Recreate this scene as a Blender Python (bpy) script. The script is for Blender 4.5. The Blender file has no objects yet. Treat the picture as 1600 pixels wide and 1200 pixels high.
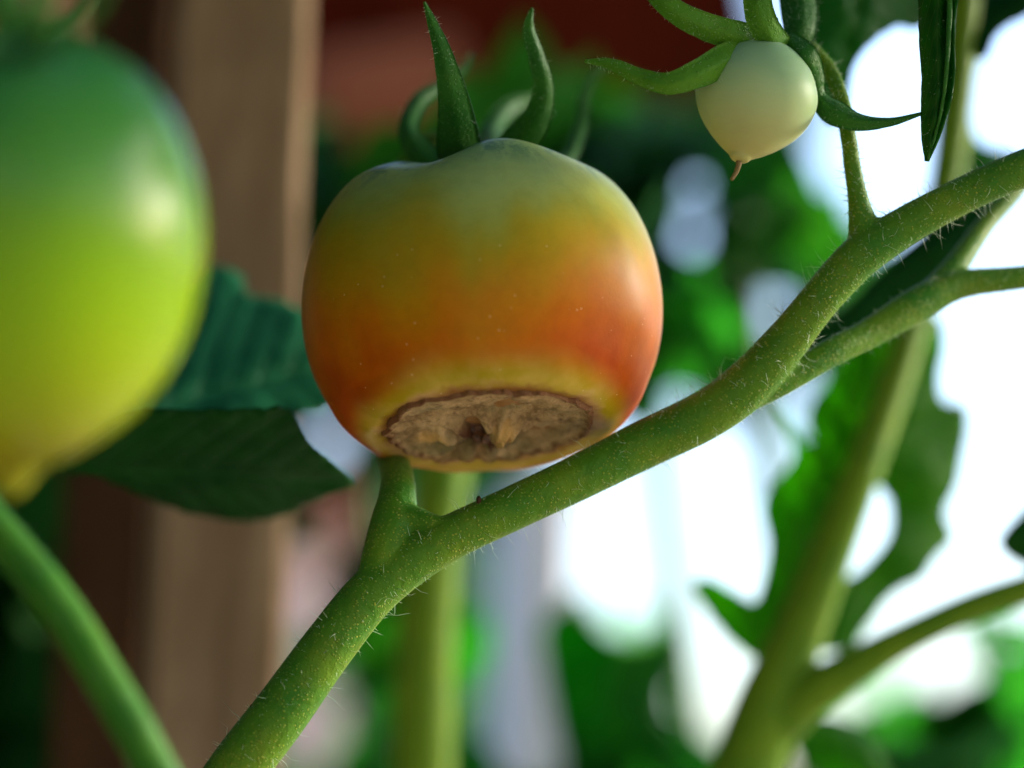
import bpy, bmesh, math, random
import numpy as np
from mathutils import Vector, Matrix, Euler, noise as mnoise
from mathutils.geometry import delaunay_2d_cdt

random.seed(7)
rng = np.random.default_rng(11)
scene = bpy.context.scene
COL = scene.collection
R_ = math.radians

# ------------------------------------------------------------------ camera
PITCH = R_(12.0)
HFOV_T = 0.2217                      # tan(half horizontal fov)
CAM = np.array([0.0, 0.0, 1.0])
FWD = np.array([0.0, math.cos(PITCH), math.sin(PITCH)])
UPV = np.array([0.0, -math.sin(PITCH), math.cos(PITCH)])
RGT = np.array([1.0, 0.0, 0.0])
KPX = 2 * HFOV_T / 1600.0            # metres per photo pixel at one metre

cam_data = bpy.data.cameras.new('camera')
cam_data.sensor_width = 36.0
cam_data.lens = 18.0 / HFOV_T
cam_data.clip_start = 0.01
cam_data.clip_end = 3000.0
cam_data.dof.use_dof = True
cam_data.dof.focus_distance = 0.402
cam_data.dof.aperture_fstop = 5.0
cam_data.dof.aperture_blades = 0
cam = bpy.data.objects.new('camera', cam_data)
COL.objects.link(cam)
cam.location = CAM
cam.rotation_euler = (math.pi / 2 + PITCH, 0, 0)
scene.camera = cam

# ------------------------------------------------------------------ sky, sun, exposure
SUN_EL, SUN_AZ = R_(17.0), R_(74.0)     # azimuth clockwise from the view direction
world = bpy.data.worlds.new('World')
scene.world = world
world.use_nodes = True
wn = world.node_tree
sky = wn.nodes.new('ShaderNodeTexSky')
sky.sky_type = 'NISHITA'
sky.sun_disc = False
sky.sun_elevation = SUN_EL
sky.sun_rotation = SUN_AZ
sky.dust_density = 3.5
sky.ozone_density = 3.0
sky.air_density = 1.0
bgn = wn.nodes['Background']
bgn.inputs['Strength'].default_value = 0.15
wn.links.new(sky.outputs[0], bgn.inputs[0])

sun_data = bpy.data.lights.new('sun', 'SUN')
sun_data.energy = 2.0
sun_data.angle = R_(14.0)
sun_data.color = (1.0, 0.93, 0.80)
sun = bpy.data.objects.new('sun', sun_data)
COL.objects.link(sun)
to_sun = Vector((math.sin(SUN_AZ) * math.cos(SUN_EL), math.cos(SUN_AZ) * math.cos(SUN_EL), math.sin(SUN_EL)))
sun.rotation_euler = to_sun.to_track_quat('Z', 'Y').to_euler()

scene.view_settings.view_transform = 'Standard'
scene.view_settings.look = 'None'
scene.view_settings.gamma = 1.0
scene.view_settings.use_curve_mapping = False
scene.view_settings.exposure = 2.22
scene.render.engine = 'CYCLES'
scene.cycles.use_denoising = True
scene.cycles.max_bounces = 8
scene.cycles.transparent_max_bounces = 8

# ------------------------------------------------------------------ helpers
def P(px, py, d):
    """A point of the place at depth d in front of the camera."""
    return CAM + FWD * d + RGT * ((px - 800.0) * KPX * d) + UPV * ((600.0 - py) * KPX * d)

def project(w):
    v = np.asarray(w) - CAM
    d = v @ FWD
    return 800 + (v @ RGT) / (KPX * d), 600 - (v @ UPV) / (KPX * d), d

def tag(o, label=None, cat=None, group=None, kind=None):
    if label: o['label'] = label
    if cat: o['category'] = cat
    if group: o['group'] = group
    if kind: o['kind'] = kind
    return o

def thing(name, loc, label, cat, group=None, rot=None):
    o = bpy.data.objects.new(name, None)
    o.empty_display_size = 0.01
    COL.objects.link(o)
    o.location = Vector(loc)
    if rot is not None:
        o.rotation_euler = rot
    return tag(o, label, cat, group)

def make_mesh(name, verts, faces, mat, smooth=True, uv=None):
    me = bpy.data.meshes.new(name)
    me.from_pydata([tuple(v) for v in verts], [], [tuple(f) for f in faces])
    if uv is not None:
        lay = me.uv_layers.new(name='UVMap')
        idx = np.empty(len(me.loops), dtype=np.int32)
        me.loops.foreach_get('vertex_index', idx)
        lay.data.foreach_set('uv', np.asarray(uv, dtype=np.float32)[idx].ravel())
    if smooth:
        me.polygons.foreach_set('use_smooth', np.ones(len(me.polygons), dtype=bool))
    if mat is not None:
        me.materials.append(mat)
    me.update()
    return me

def add(name, me, parent=None):
    o = bpy.data.objects.new(name, me)
    COL.objects.link(o)
    if parent is not None:
        o.parent = parent
    return o

def part(name, verts, faces, mat, parent, smooth=True, uv=None, local=False):
    """A mesh under its thing; verts in world metres unless local."""
    v = np.asarray(verts, dtype=float)
    if not local and parent is not None:
        off = np.array(parent.location)
        q = parent
        while q.parent is not None:
            q = q.parent
            off = off + np.array(q.location)
        v = v - off
    return add(name, make_mesh(name, v, faces, mat, smooth, uv), parent)

def spline(pts, n):
    """Catmull-Rom through rows of numbers."""
    p = np.asarray(pts, dtype=float)
    p = np.vstack([2 * p[0] - p[1], p, 2 * p[-1] - p[-2]])
    out = []
    m = len(p) - 3
    for t in np.linspace(0, m - 1e-6, n):
        i = int(t); f = t - i
        a, b, c, d = p[i], p[i + 1], p[i + 2], p[i + 3]
        out.append(0.5 * ((2 * b) + (-a + c) * f + (2 * a - 5 * b + 4 * c - d) * f * f + (-a + 3 * b - 3 * c + d) * f ** 3))
    return np.array(out)

def frames(path):
    t = np.gradient(path, axis=0)
    t /= np.linalg.norm(t, axis=1)[:, None] + 1e-12
    ref = np.array([0.0, 1.0, 0.2])
    a = np.cross(t, ref); a /= np.linalg.norm(a, axis=1)[:, None] + 1e-12
    b = np.cross(t, a)
    return t, a, b

def tube(path, rad, seg=16, cap=True, wob=0.0):
    path = np.asarray(path); n = len(path)
    t, a, b = frames(path)
    ang = np.linspace(0, 2 * math.pi, seg, endpoint=False)
    v = []
    for i in range(n):
        for q in ang:
            r = rad[i]
            if wob:
                c = path[i] + r * (math.cos(q) * a[i] + math.sin(q) * b[i])
                r *= 1 + wob * mnoise.noise(Vector(c * 180))
            v.append(path[i] + r * (math.cos(q) * a[i] + math.sin(q) * b[i]))
    f = []
    for i in range(n - 1):
        for j in range(seg):
            f.append((i * seg + j, i * seg + (j + 1) % seg, (i + 1) * seg + (j + 1) % seg, (i + 1) * seg + j))
    if cap:
        f.append(tuple(range(seg))[::-1]); f.append(tuple((n - 1) * seg + j for j in range(seg)))
    return v, f

def px_tube(rows, n=60, seg=16, wob=0.0):
    """rows of (px, py, half-width px, depth) -> a tube with real radius at that depth."""
    s = spline(rows, n)
    path = np.array([P(r[0], r[1], r[3]) for r in s])
    rad = np.array([max(r[2], 0.5) * KPX * r[3] for r in s])
    v, f = tube(path, rad, seg, True, wob)
    return v, f, path, rad

def merge(lists):
    V, F = [], []
    for v, f in lists:
        o = len(V); V.extend(v); F.extend([tuple(i + o for i in q) for q in f])
    return V, F

def fused(name, lists, voxel, mat, parent, smooth_it=8):
    """Tubes grown together into one skin with soft crotches."""
    V, F = merge(lists)
    off = np.array(parent.location)
    me = make_mesh(name, np.asarray(V) - off, F, mat)
    o = add(name, me, parent)
    m = o.modifiers.new('r', 'REMESH'); m.mode = 'VOXEL'; m.voxel_size = voxel; m.use_smooth_shade = True
    s = o.modifiers.new('s', 'SMOOTH'); s.iterations = smooth_it; s.factor = 0.5
    dg = bpy.context.evaluated_depsgraph_get()
    me2 = bpy.data.meshes.new_from_object(o.evaluated_get(dg))
    o.modifiers.clear()
    o.data = me2
    me2.name = name
    if not me2.materials: me2.materials.append(mat)
    me2.polygons.foreach_set('use_smooth', np.ones(len(me2.polygons), dtype=bool))
    return o

# ------------------------------------------------------------------ materials
class NT:
    def __init__(s, name):
        s.m = bpy.data.materials.new(name); s.m.use_nodes = True
        s.t = s.m.node_tree; s.b = s.t.nodes['Principled BSDF']; s.out = s.t.nodes['Material Output']
    def n(s, kind, **kw):
        x = s.t.nodes.new(kind)
        for k, v in kw.items():
            if k.startswith('i_'):
                key = k[2:]
                x.inputs[int(key) if key.isdigit() else key.replace('_', ' ')].default_value = v
            else:
                setattr(x, k, v)
        return x
    def l(s, a, b): s.t.links.new(a, b)
    def noise(s, scale, detail=4, rough=0.55, vec=None, dist=0.0):
        x = s.n('ShaderNodeTexNoise'); x.inputs['Scale'].default_value = scale
        x.inputs['Detail'].default_value = detail; x.inputs['Roughness'].default_value = rough
        x.inputs['Distortion'].default_value = dist
        s.l(vec if vec is not None else s.obj(), x.inputs['Vector'])
        return x.outputs['Fac']
    def obj(s):
        if not hasattr(s, '_tc'): s._tc = s.n('ShaderNodeTexCoord')
        return s._tc.outputs['Object']
    def uv(s):
        s.obj(); return s._tc.outputs['UV']
    def ramp(s, fac, stops, interp='LINEAR'):
        x = s.n('ShaderNodeValToRGB'); e = x.color_ramp.elements
        x.color_ramp.interpolation = interp
        while len(e) < len(stops): e.new(0.5)
        for i, (p, c) in enumerate(stops):
            e[i].position = p; e[i].color = (c[0], c[1], c[2], 1) if hasattr(c, '__len__') else (c, c, c, 1)
        s.l(fac, x.inputs[0]); return x.outputs[0]
    def math(s, op, a, b=None, c=None, clamp=False):
        x = s.n('ShaderNodeMath', operation=op, use_clamp=clamp)
        for i, q in enumerate((a, b, c)):
            if q is None: continue
            if isinstance(q, (int, float)): x.inputs[i].default_value = q
            else: s.l(q, x.inputs[i])
        return x.outputs[0]
    def mix(s, fac, a, b, mode='MIX'):
        x = s.n('ShaderNodeMix', data_type='RGBA', blend_type=mode)
        for sock, q in ((x.inputs[0], fac), (x.inputs[6], a), (x.inputs[7], b)):
            if isinstance(q, (int, float)): sock.default_value = q
            elif isinstance(q, tuple): sock.default_value = (*q[:3], 1)
            else: s.l(q, sock)
        return x.outputs[2]
    def sep(s, vec):
        x = s.n('ShaderNodeSeparateXYZ'); s.l(vec, x.inputs[0]); return x.outputs
    def bump(s, h, strength=0.3, dist=0.001, normal=None):
        x = s.n('ShaderNodeBump'); x.inputs['Strength'].default_value = strength; x.inputs['Distance'].default_value = dist
        s.l(h, x.inputs['Height'])
        if normal is not None: s.l(normal, x.inputs['Normal'])
        return x.outputs[0]
    def set(s, **kw):
        for k, v in kw.items():
            sock = s.b.inputs[k.replace('_', ' ')]
            if isinstance(v, (int, float, tuple)): sock.default_value = v
            else: s.l(v, sock)
        return s

def srgb(r, g, b):
    f = lambda c: (c / 255) / 12.92 if c <= 10 else ((c / 255 + 0.055) / 1.055) ** 2.4
    return (f(r), f(g), f(b))

def mat_leaf(name, base, back, trans=0.45, vein=(0.05, 0.15, 0.02), rough=0.45, bump=0.5, tint=1.5, spec=0.12):
    m = NT(name)
    n1 = m.noise(60, 5)
    n2 = m.noise(500, 4)
    c = m.mix(m.ramp(n1, [(0.35, 0.0), (0.65, 1.0)]), base, back)
    u, v, _ = m.sep(m.uv())
    av = m.math('ABSOLUTE', v)
    # side veins: chevrons along the blade; midrib at v = 0
    ph = m.math('MULTIPLY', m.math('SUBTRACT', u, m.math('MULTIPLY', av, 0.30)), 9.0)
    fr = m.math('ABSOLUTE', m.math('SUBTRACT', m.math('FRACT', ph), 0.5))
    side = m.ramp(fr, [(0.0, 1.0), (0.07, 0.0)])
    mid = m.ramp(av, [(0.0, 1.0), (0.06, 0.0)])
    vn = m.math('MAXIMUM', side, mid)
    col = m.mix(m.math('MULTIPLY', vn, 0.55), c, vein)
    h = m.math('ADD', m.math('MULTIPLY', n2, 0.5), m.math('MULTIPLY', vn, -0.6))
    nb = m.bump(h, bump, 0.0008)
    m.set(Base_Color=col, Roughness=rough, Normal=nb)
    m.b.inputs['Specular IOR Level'].default_value = spec
    tr = m.n('ShaderNodeBsdfTranslucent')
    tcol = m.mix(1.0, col, (tint, tint, tint * 0.4), 'MULTIPLY')
    m.l(tcol, tr.inputs[0])
    mx = m.n('ShaderNodeMixShader'); mx.inputs[0].default_value = trans
    m.l(m.b.outputs[0], mx.inputs[1]); m.l(tr.outputs[0], mx.inputs[2]); m.l(mx.outputs[0], m.out.inputs[0])
    return m.m

def mat_stem(name, dark, light, glint=(0.34, 0.38, 0.04), sss=0.0, red=0.5):
    m = NT(name)
    big = m.noise(90, 4)
    fine = m.noise(900, 3)
    c = m.mix(m.ramp(big, [(0.35, 0.0), (0.68, 1.0)]), dark, light)
    c = m.mix(m.math('MULTIPLY', m.ramp(m.noise(220, 5, 0.65), [(0.52, 0.0), (0.70, 1.0)]), red), c, (0.15, 0.12, 0.008))
    vo = m.n('ShaderNodeTexVoronoi'); vo.inputs['Scale'].default_value = 1900; m.l(m.obj(), vo.inputs['Vector'])
    wn_ = m.n('ShaderNodeTexWhiteNoise'); m.l(vo.outputs['Position'], wn_.inputs[0])
    sp = m.math('MULTIPLY', m.ramp(vo.outputs['Distance'], [(0.22, 1.0), (0.42, 0.0)]), m.ramp(wn_.outputs[0], [(0.35, 0.0), (0.95, 1.0)]))
    sp = m.math('MULTIPLY', sp, m.ramp(m.noise(130, 3), [(0.36, 0.25), (0.62, 1.0)]))
    c = m.mix(m.math('MULTIPLY', sp, 0.9), c, glint)  # fine glitter of highlights painted in as light yellow-green dots
    h = m.math('ADD', m.math('MULTIPLY', fine, 0.6), sp)
    h = m.math('ADD', h, m.math('MULTIPLY', m.noise(300, 3), 0.8))
    m.set(Base_Color=c, Roughness=0.5, Normal=m.bump(h, 0.8, 0.0005))
    m.b.inputs['Specular IOR Level'].default_value = 0.14
    m.b.inputs['Sheen Weight'].default_value = 0.05
    m.b.inputs['Sheen Tint'].default_value = (0.7, 0.9, 0.7, 1)
    if sss:
        m.b.inputs['Subsurface Weight'].default_value = sss
        m.b.inputs['Subsurface Radius'].default_value = (0.6, 1.0, 0.15)
        m.b.inputs['Subsurface Scale'].default_value = 0.002
    return m.m

def mat_wood(name, a, b, dark, scale=1.0, spec=0.06):
    m = NT(name)
    mp = m.n('ShaderNodeMapping'); mp.inputs['Scale'].default_value = (1, 1, 0.06); m.l(m.obj(), mp.inputs[0])
    g = m.noise(160 * scale, 6, 0.6, mp.outputs[0], 0.4)
    g2 = m.noise(35 * scale, 4, 0.6, mp.outputs[0])
    st = m.noise(14 * scale, 4, 0.6)
    c = m.mix(m.ramp(g, [(0.3, 0.0), (0.7, 1.0)]), a, b)
    c = m.mix(m.math('MULTIPLY', m.ramp(g2, [(0.45, 0.0), (0.7, 1.0)]), 0.6), c, dark)
    c = m.mix(m.math('MULTIPLY', m.ramp(st, [(0.5, 0.0), (0.75, 1.0)]), 0.35), c, dark)
    m.set(Base_Color=c, Roughness=0.85, Normal=m.bump(g, 0.5, 0.001))
    m.b.inputs['Specular IOR Level'].default_value = spec
    return m.m

M = {}
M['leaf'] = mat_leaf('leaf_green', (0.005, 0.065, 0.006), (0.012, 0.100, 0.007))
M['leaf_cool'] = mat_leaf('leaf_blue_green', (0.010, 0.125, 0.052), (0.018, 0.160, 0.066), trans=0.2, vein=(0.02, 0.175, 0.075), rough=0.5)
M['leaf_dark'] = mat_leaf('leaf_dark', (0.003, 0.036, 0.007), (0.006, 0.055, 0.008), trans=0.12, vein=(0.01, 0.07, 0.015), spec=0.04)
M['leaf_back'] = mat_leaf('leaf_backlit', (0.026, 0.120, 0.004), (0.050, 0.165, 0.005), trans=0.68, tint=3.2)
M['leaf_mid'] = mat_leaf('leaf_fresh', (0.006, 0.105, 0.012), (0.014, 0.150, 0.016), trans=0.6, tint=2.2)
M['leaf_mist'] = mat_leaf('leaf_pale', (0.020, 0.110, 0.035), (0.040, 0.150, 0.060), trans=0.5, tint=2.4)
M['stem'] = mat_stem('stem_green', (0.028, 0.125, 0.005), (0.090, 0.172, 0.005), sss=0.12, red=0.22)
M['stem_smooth'] = mat_stem('stem_plain', (0.014, 0.095, 0.004), (0.030, 0.122, 0.004), (0.06, 0.15, 0.02), red=0.1)
M['stem_pale'] = mat_stem('stem_pale', (0.070, 0.165, 0.004), (0.120, 0.210, 0.005), (0.14, 0.22, 0.02), red=0.1)
M['sepal'] = mat_stem('sepal_green', (0.012, 0.085, 0.008), (0.026, 0.120, 0.010), (0.06, 0.20, 0.03), red=0.05)
M['sepal_light'] = mat_stem('sepal_light', (0.040, 0.145, 0.006), (0.070, 0.190, 0.010), (0.12, 0.26, 0.03), red=0.05)
hm = NT('hair'); hm.set(Base_Color=(0.42, 0.55, 0.36, 1.0), Roughness=0.4); M['hair'] = hm.m
hm.b.inputs['Transmission Weight'].default_value = 0.3
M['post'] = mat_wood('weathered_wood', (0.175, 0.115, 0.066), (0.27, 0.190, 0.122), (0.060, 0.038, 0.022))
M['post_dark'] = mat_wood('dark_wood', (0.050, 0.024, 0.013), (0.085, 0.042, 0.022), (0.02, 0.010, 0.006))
M['beam'] = mat_wood('red_wood', (0.013, 0.002, 0.0008), (0.022, 0.003, 0.0012), (0.008, 0.001, 0.0006), 0.5, 0.0)
M['rafter'] = mat_wood('sunlit_orange_wood', (0.10, 0.028, 0.011), (0.15, 0.048, 0.022), (0.04, 0.010, 0.005), 0.5)  # sunlit tone put into the base colour of this timber
M['tiles'] = mat_wood('roof_red', (0.13, 0.020, 0.007), (0.22, 0.045, 0.016), (0.03, 0.004, 0.003), 0.5)

def mat_skin_main():
    m = NT('tomato_skin')
    x, y, z = m.sep(m.obj())
    R = 0.0324
    h = m.math('DIVIDE', z, R)
    xx = m.math('DIVIDE', x, R)
    n = m.math('SUBTRACT', m.noise(30, 3, 0.5), 0.5)
    # stripes that run down the fruit
    mp = m.n('ShaderNodeMapping'); mp.inputs['Scale'].default_value = (1, 1, 0.25); m.l(m.obj(), mp.inputs[0])
    ns = m.math('SUBTRACT', m.noise(95, 3, 0.5, mp.outputs[0]), 0.5)
    t = m.math('ADD', m.math('MULTIPLY', h, 0.8), m.math('MULTIPLY', n, 0.85))
    t = m.math('ADD', t, m.math('MULTIPLY', ns, 0.42))
    t = m.math('ADD', t, m.math('MULTIPLY', m.math('ABSOLUTE', m.math('ADD', xx, 0.04)), -0.40))
    t = m.math('ADD', t, 0.20)
    t = m.math('ADD', m.math('MULTIPLY', t, 0.5), 0.5)         # h -1..1 -> 0..1
    col = m.ramp(t, [
        (0.16, (0.24, 0.022, 0.001)),
        (0.25, (0.37, 0.068, 0.001)),
        (0.33, (0.42, 0.118, 0.001)),
        (0.43, (0.36, 0.172, 0.002)),
        (0.53, (0.29, 0.215, 0.006)),
        (0.63, (0.25, 0.265, 0.040)),
        (0.74, (0.27, 0.340, 0.110)),
        (0.88, (0.17, 0.275, 0.115))], 'B_SPLINE')
    col = m.mix(m.math('MULTIPLY', m.ramp(m.noise(330, 5, 0.65), [(0.42, 0.0), (0.66, 1.0)]), 0.22), col, m.mix(1.0, col, (0.55, 0.62, 0.5), 'MULTIPLY'))
    # pale yellow halo round the dry patch
    y2 = m.math('ADD', y, 0.068 * R)
    rr = m.math('SQRT', m.math('ADD', m.math('MULTIPLY', x, x), m.math('MULTIPLY', y2, y2)))
    rr = m.math('DIVIDE', rr, R)
    rn = m.math('ADD', rr, m.math('MULTIPLY', n, 0.14))
    low = m.ramp(h, [(0.0, 1.0), (0.001, 0.0)])
    low = m.math('LESS_THAN', h, -0.3)
    halo = m.math('MULTIPLY', m.ramp(rn, [(0.655, 1.0), (0.80, 0.0)], 'EASE'), low)
    hcol = m.mix(m.ramp(m.noise(160, 4), [(0.4, 0.0), (0.7, 1.0)]), (0.30, 0.22, 0.006), (0.42, 0.29, 0.05))
    col = m.mix(halo, col, hcol)
    brown = m.math('MULTIPLY', m.ramp(m.math('ADD', rr, m.math('MULTIPLY', m.math('SUBTRACT', m.noise(260, 5), 0.5), 0.16)), [(0.565, 1.0), (0.63, 0.0)]), low)
    col = m.mix(m.math('MULTIPLY', brown, 0.8), col, (0.20, 0.085, 0.025))
    torn = m.math('MULTIPLY', m.ramp(m.math('ADD', rr, m.math('MULTIPLY', m.math('SUBTRACT', m.noise(120, 5, 0.6), 0.5), 0.35)), [(0.60, 1.0), (0.66, 0.0)]), low)
    torn = m.math('MULTIPLY', torn, m.ramp(m.noise(75, 4, 0.6), [(0.46, 0.0), (0.58, 1.0)]))
    col = m.mix(m.math('MULTIPLY', torn, 0.8), col, (0.46, 0.28, 0.13))
    col = m.mix(m.math('MULTIPLY', brown, 0.55), col, (0.20, 0.075, 0.020))
    # green flecks near the stalk
    fl = m.math('MULTIPLY', m.ramp(m.noise(210, 5, 0.7, mp.outputs[0]), [(0.49, 0.0), (0.60, 1.0)]), m.ramp(h, [(0.42, 0.0), (0.66, 1.0)]))
    col = m.mix(m.math('MULTIPLY', fl, 0.85), col, (0.018, 0.095, 0.055))
    # pin-prick specks
    vo = m.n('ShaderNodeTexVoronoi'); vo.inputs['Scale'].default_value = 640; m.l(m.obj(), vo.inputs['Vector'])
    w = m.n('ShaderNodeTexWhiteNoise'); m.l(vo.outputs['Position'], w.inputs[0])
    sp = m.math('MULTIPLY', m.ramp(vo.outputs['Distance'], [(0.06, 1.0), (0.10, 0.0)]), m.math('GREATER_THAN', w.outputs[0], 0.62))
    sp = m.math('MULTIPLY', sp, m.math('LESS_THAN', h, -0.05))
    col = m.mix(m.math('MULTIPLY', sp, 0.65), col, (0.75, 0.55, 0.35))
    bh = m.math('ADD', m.noise(1400, 3), m.math('MULTIPLY', m.noise(180, 3), 0.6))
    m.set(Base_Color=col, Roughness=m.math('ADD', m.math('MULTIPLY', m.noise(120, 4), 0.14), 0.32), Normal=m.bump(bh, 0.10, 0.0003))
    m.b.inputs['Specular IOR Level'].default_value = 0.09
    m.b.inputs['Subsurface Weight'].default_value = 0.12
    m.b.inputs['Subsurface Radius'].default_value = (1.0, 0.45, 0.12)
    m.b.inputs['Subsurface Scale'].default_value = 0.0035
    return m.m

def mat_lesion():
    m = NT('dry_rot')
    n1 = m.noise(170, 6, 0.65); n2 = m.noise(600, 5, 0.7); n3 = m.noise(95, 4, 0.6)
    c = m.ramp(n1, [(0.32, (0.17, 0.10, 0.042)), (0.48, (0.37, 0.245, 0.12)), (0.66, (0.52, 0.36, 0.19))])
    c = m.mix(m.math('MULTIPLY', m.ramp(n3, [(0.48, 0.0), (0.64, 1.0)]), 0.65), c, (0.130, 0.120, 0.050))
    c = m.mix(m.math('MULTIPLY', m.ramp(n2, [(0.52, 0.0), (0.68, 1.0)]), 0.6), c, (0.10, 0.042, 0.016))
    u, v, _ = m.sep(m.uv())                      # u: 0 centre..1 edge of the patch, v: high on scar and painted cleft shade, low on tan wedges
    edge = m.ramp(m.math('ADD', u, m.math('MULTIPLY', m.math('SUBTRACT', n2, 0.5), 0.16)), [(0.915, 0.0), (0.975, 1.0)])
    c = m.mix(m.math('MULTIPLY', edge, 0.85), c, (0.125, 0.038, 0.012))
    c = m.mix(m.math('MULTIPLY', m.ramp(v, [(0.12, 1.0), (0.38, 0.0)]), 0.75), c, (0.52, 0.30, 0.085))
    c = m.mix(m.math('MULTIPLY', m.ramp(v, [(0.62, 0.0), (0.90, 1.0)]), 0.92), c, (0.085, 0.020, 0.008))  # scar's own dark brown, plus shade painted into the clefts
    h = m.math('ADD', n1, m.math('MULTIPLY', n2, 0.6))
    m.set(Base_Color=c, Roughness=0.75, Normal=m.bump(h, 1.0, 0.0014))
    m.b.inputs['Specular IOR Level'].default_value = 0.25
    return m.m

def mat_fruit(name, stops, R, rough=0.28, sss=0.3, amp=0.5, nscale=42):
    m = NT(name)
    x, y, z = m.sep(m.obj())
    h = m.math('DIVIDE', z, R)
    n = m.math('SUBTRACT', m.noise(nscale, 3, 0.5), 0.5)
    t = m.math('ADD', m.math('MULTIPLY', m.math('ADD', h, m.math('MULTIPLY', n, amp)), 0.5), 0.5)
    col = m.ramp(t, stops, 'B_SPLINE')
    m.set(Base_Color=col, Roughness=rough, Normal=m.bump(m.noise(900, 3), 0.06, 0.0003))
    m.b.inputs['Specular IOR Level'].default_value = 0.16
    m.b.inputs['Subsurface Weight'].default_value = sss
    m.b.inputs['Subsurface Radius'].default_value = (0.8, 0.9, 0.2)
    m.b.inputs['Subsurface Scale'].default_value = 0.004
    return m.m

M['skin'] = mat_skin_main()
M['lesion'] = mat_lesion()
sc_ = NT('scar'); sc_.set(Base_Color=sc_.ramp(sc_.noise(900, 5), [(0.35, (0.030, 0.008, 0.005)), (0.7, (0.16, 0.055, 0.020))]), Roughness=0.6); M['scar'] = sc_.m
M['skin_green'] = mat_fruit('green_skin', [(0.04, (0.24, 0.30, 0.005)), (0.13, (0.20, 0.17, 0.005)), (0.21, (0.22, 0.26, 0.003)), (0.34, (0.19, 0.30, 0.002)), (0.47, (0.15, 0.29, 0.002)), (0.56, (0.11, 0.24, 0.006)), (0.66, (0.045, 0.165, 0.018)), (0.78, (0.015, 0.105, 0.032))], 0.040, 0.24, 0.15, 0.35)
M['skin_small'] = mat_fruit('cream_skin', [(0.0, (0.33, 0.30, 0.10)), (0.28, (0.35, 0.42, 0.20)), (0.55, (0.26, 0.39, 0.20)), (0.9, (0.15, 0.28, 0.15))], 0.0112, 0.46, 0.35, 0.5, 120)

gm = NT('soil'); gm.set(Base_Color=gm.mix(gm.ramp(gm.noise(3, 6), [(0.4, 0.0), (0.6, 1.0)]), (0.33, 0.26, 0.16), (0.42, 0.34, 0.22)), Roughness=0.95, Normal=gm.bump(gm.noise(40, 6), 0.6, 0.02)); M['soil'] = gm.m
pm = NT('pink_render'); pm.set(Base_Color=pm.mix(pm.noise(6, 5), (0.52, 0.33, 0.29), (0.60, 0.42, 0.37)), Roughness=0.9); M['pink'] = pm.m
lm = NT('grey_paint'); lm.set(Base_Color=lm.mix(lm.noise(9, 5), (0.36, 0.36, 0.42), (0.48, 0.48, 0.55)), Roughness=0.6); M['grey'] = lm.m

# ------------------------------------------------------------------ setting: ground
gv, gf = [], []
NG = 60
for i in range(NG + 1):
    for j in range(NG + 1):
        a = (i / NG * 2 - 1); b = (j / NG * 2 - 1)
        x = math.copysign(abs(a) ** 3, a) * 900; y = math.copysign(abs(b) ** 3, b) * 900
        gv.append((x, y, 0.03 * mnoise.noise(Vector((x * 0.8, y * 0.8, 0)))))
for i in range(NG):
    for j in range(NG):
        q = i * (NG + 1) + j
        gf.append((q, q + NG + 1, q + NG + 2, q + 1))
tag(add('ground', make_mesh('ground', gv, gf, M['soil'])), kind='structure')

# ------------------------------------------------------------------ boards
def board(name, top, bot, width, thick, mat, label, cat, yaw=0.0, wob=0.0015):
    """A sawn board between two world points, with worn edges."""
    top = np.asarray(top); bot = np.asarray(bot)
    n = 40
    ax = top - bot; L = np.linalg.norm(ax); ax /= L
    side = np.array([math.cos(yaw), math.sin(yaw), 0.0]); side -= ax * (side @ ax); side /= np.linalg.norm(side)
    nor = np.cross(ax, side)
    hw, ht, c = width / 2, thick / 2, min(width, thick) * 0.12
    prof = [(-hw + c, -ht), (hw - c, -ht), (hw, -ht + c), (hw, ht - c), (hw - c, ht), (-hw + c, ht), (-hw, ht - c), (-hw, -ht + c)]
    V, F = [], []
    for i in range(n + 1):
        for (a, b) in prof:
            p = bot + ax * L * i / n + side * a + nor * b
            k = mnoise.noise(Vector(p * 25)) * wob
            V.append(p + side * k * math.copysign(1, a))
    for i in range(n):
        for j in range(8):
            F.append((i * 8 + j, i * 8 + (j + 1) % 8, (i + 1) * 8 + (j + 1) % 8, (i + 1) * 8 + j))
    F.append(tuple(range(8))[::-1]); F.append(tuple(n * 8 + j for j in range(8)))
    o = add(name, make_mesh(name, np.array(V) - bot, F, mat, smooth=False))
    o.location = Vector(bot)
    return tag(o, label, cat)

def along_to_ground(p0, p1, up=0.25):
    """Line through two points, drawn from the ground to a little above the upper one."""
    p0, p1 = np.asarray(p0), np.asarray(p1)      # p0 upper, p1 lower
    d = (p1 - p0)
    t = (0.0 - p1[2]) / d[2]
    return p0 - d / np.linalg.norm(d) * up, p1 + d * t

t_, b_ = along_to_ground(P(379, 0, 0.60), P(322, 1200, 0.585))
board('wooden_stake', t_, b_, 208 * KPX * 0.595, 0.024, M['post'], 'weathered brown wooden stake standing behind the tomatoes', 'stake', yaw=0.22)
t_, b_ = along_to_ground(P(215, 0, 0.70), P(165, 1200, 0.69))
board('wooden_board', t_, b_, 150 * KPX * 0.70, 0.022, M['post_dark'], 'darker wooden board half hidden behind the brown stake', 'board', yaw=-0.12)
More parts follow.
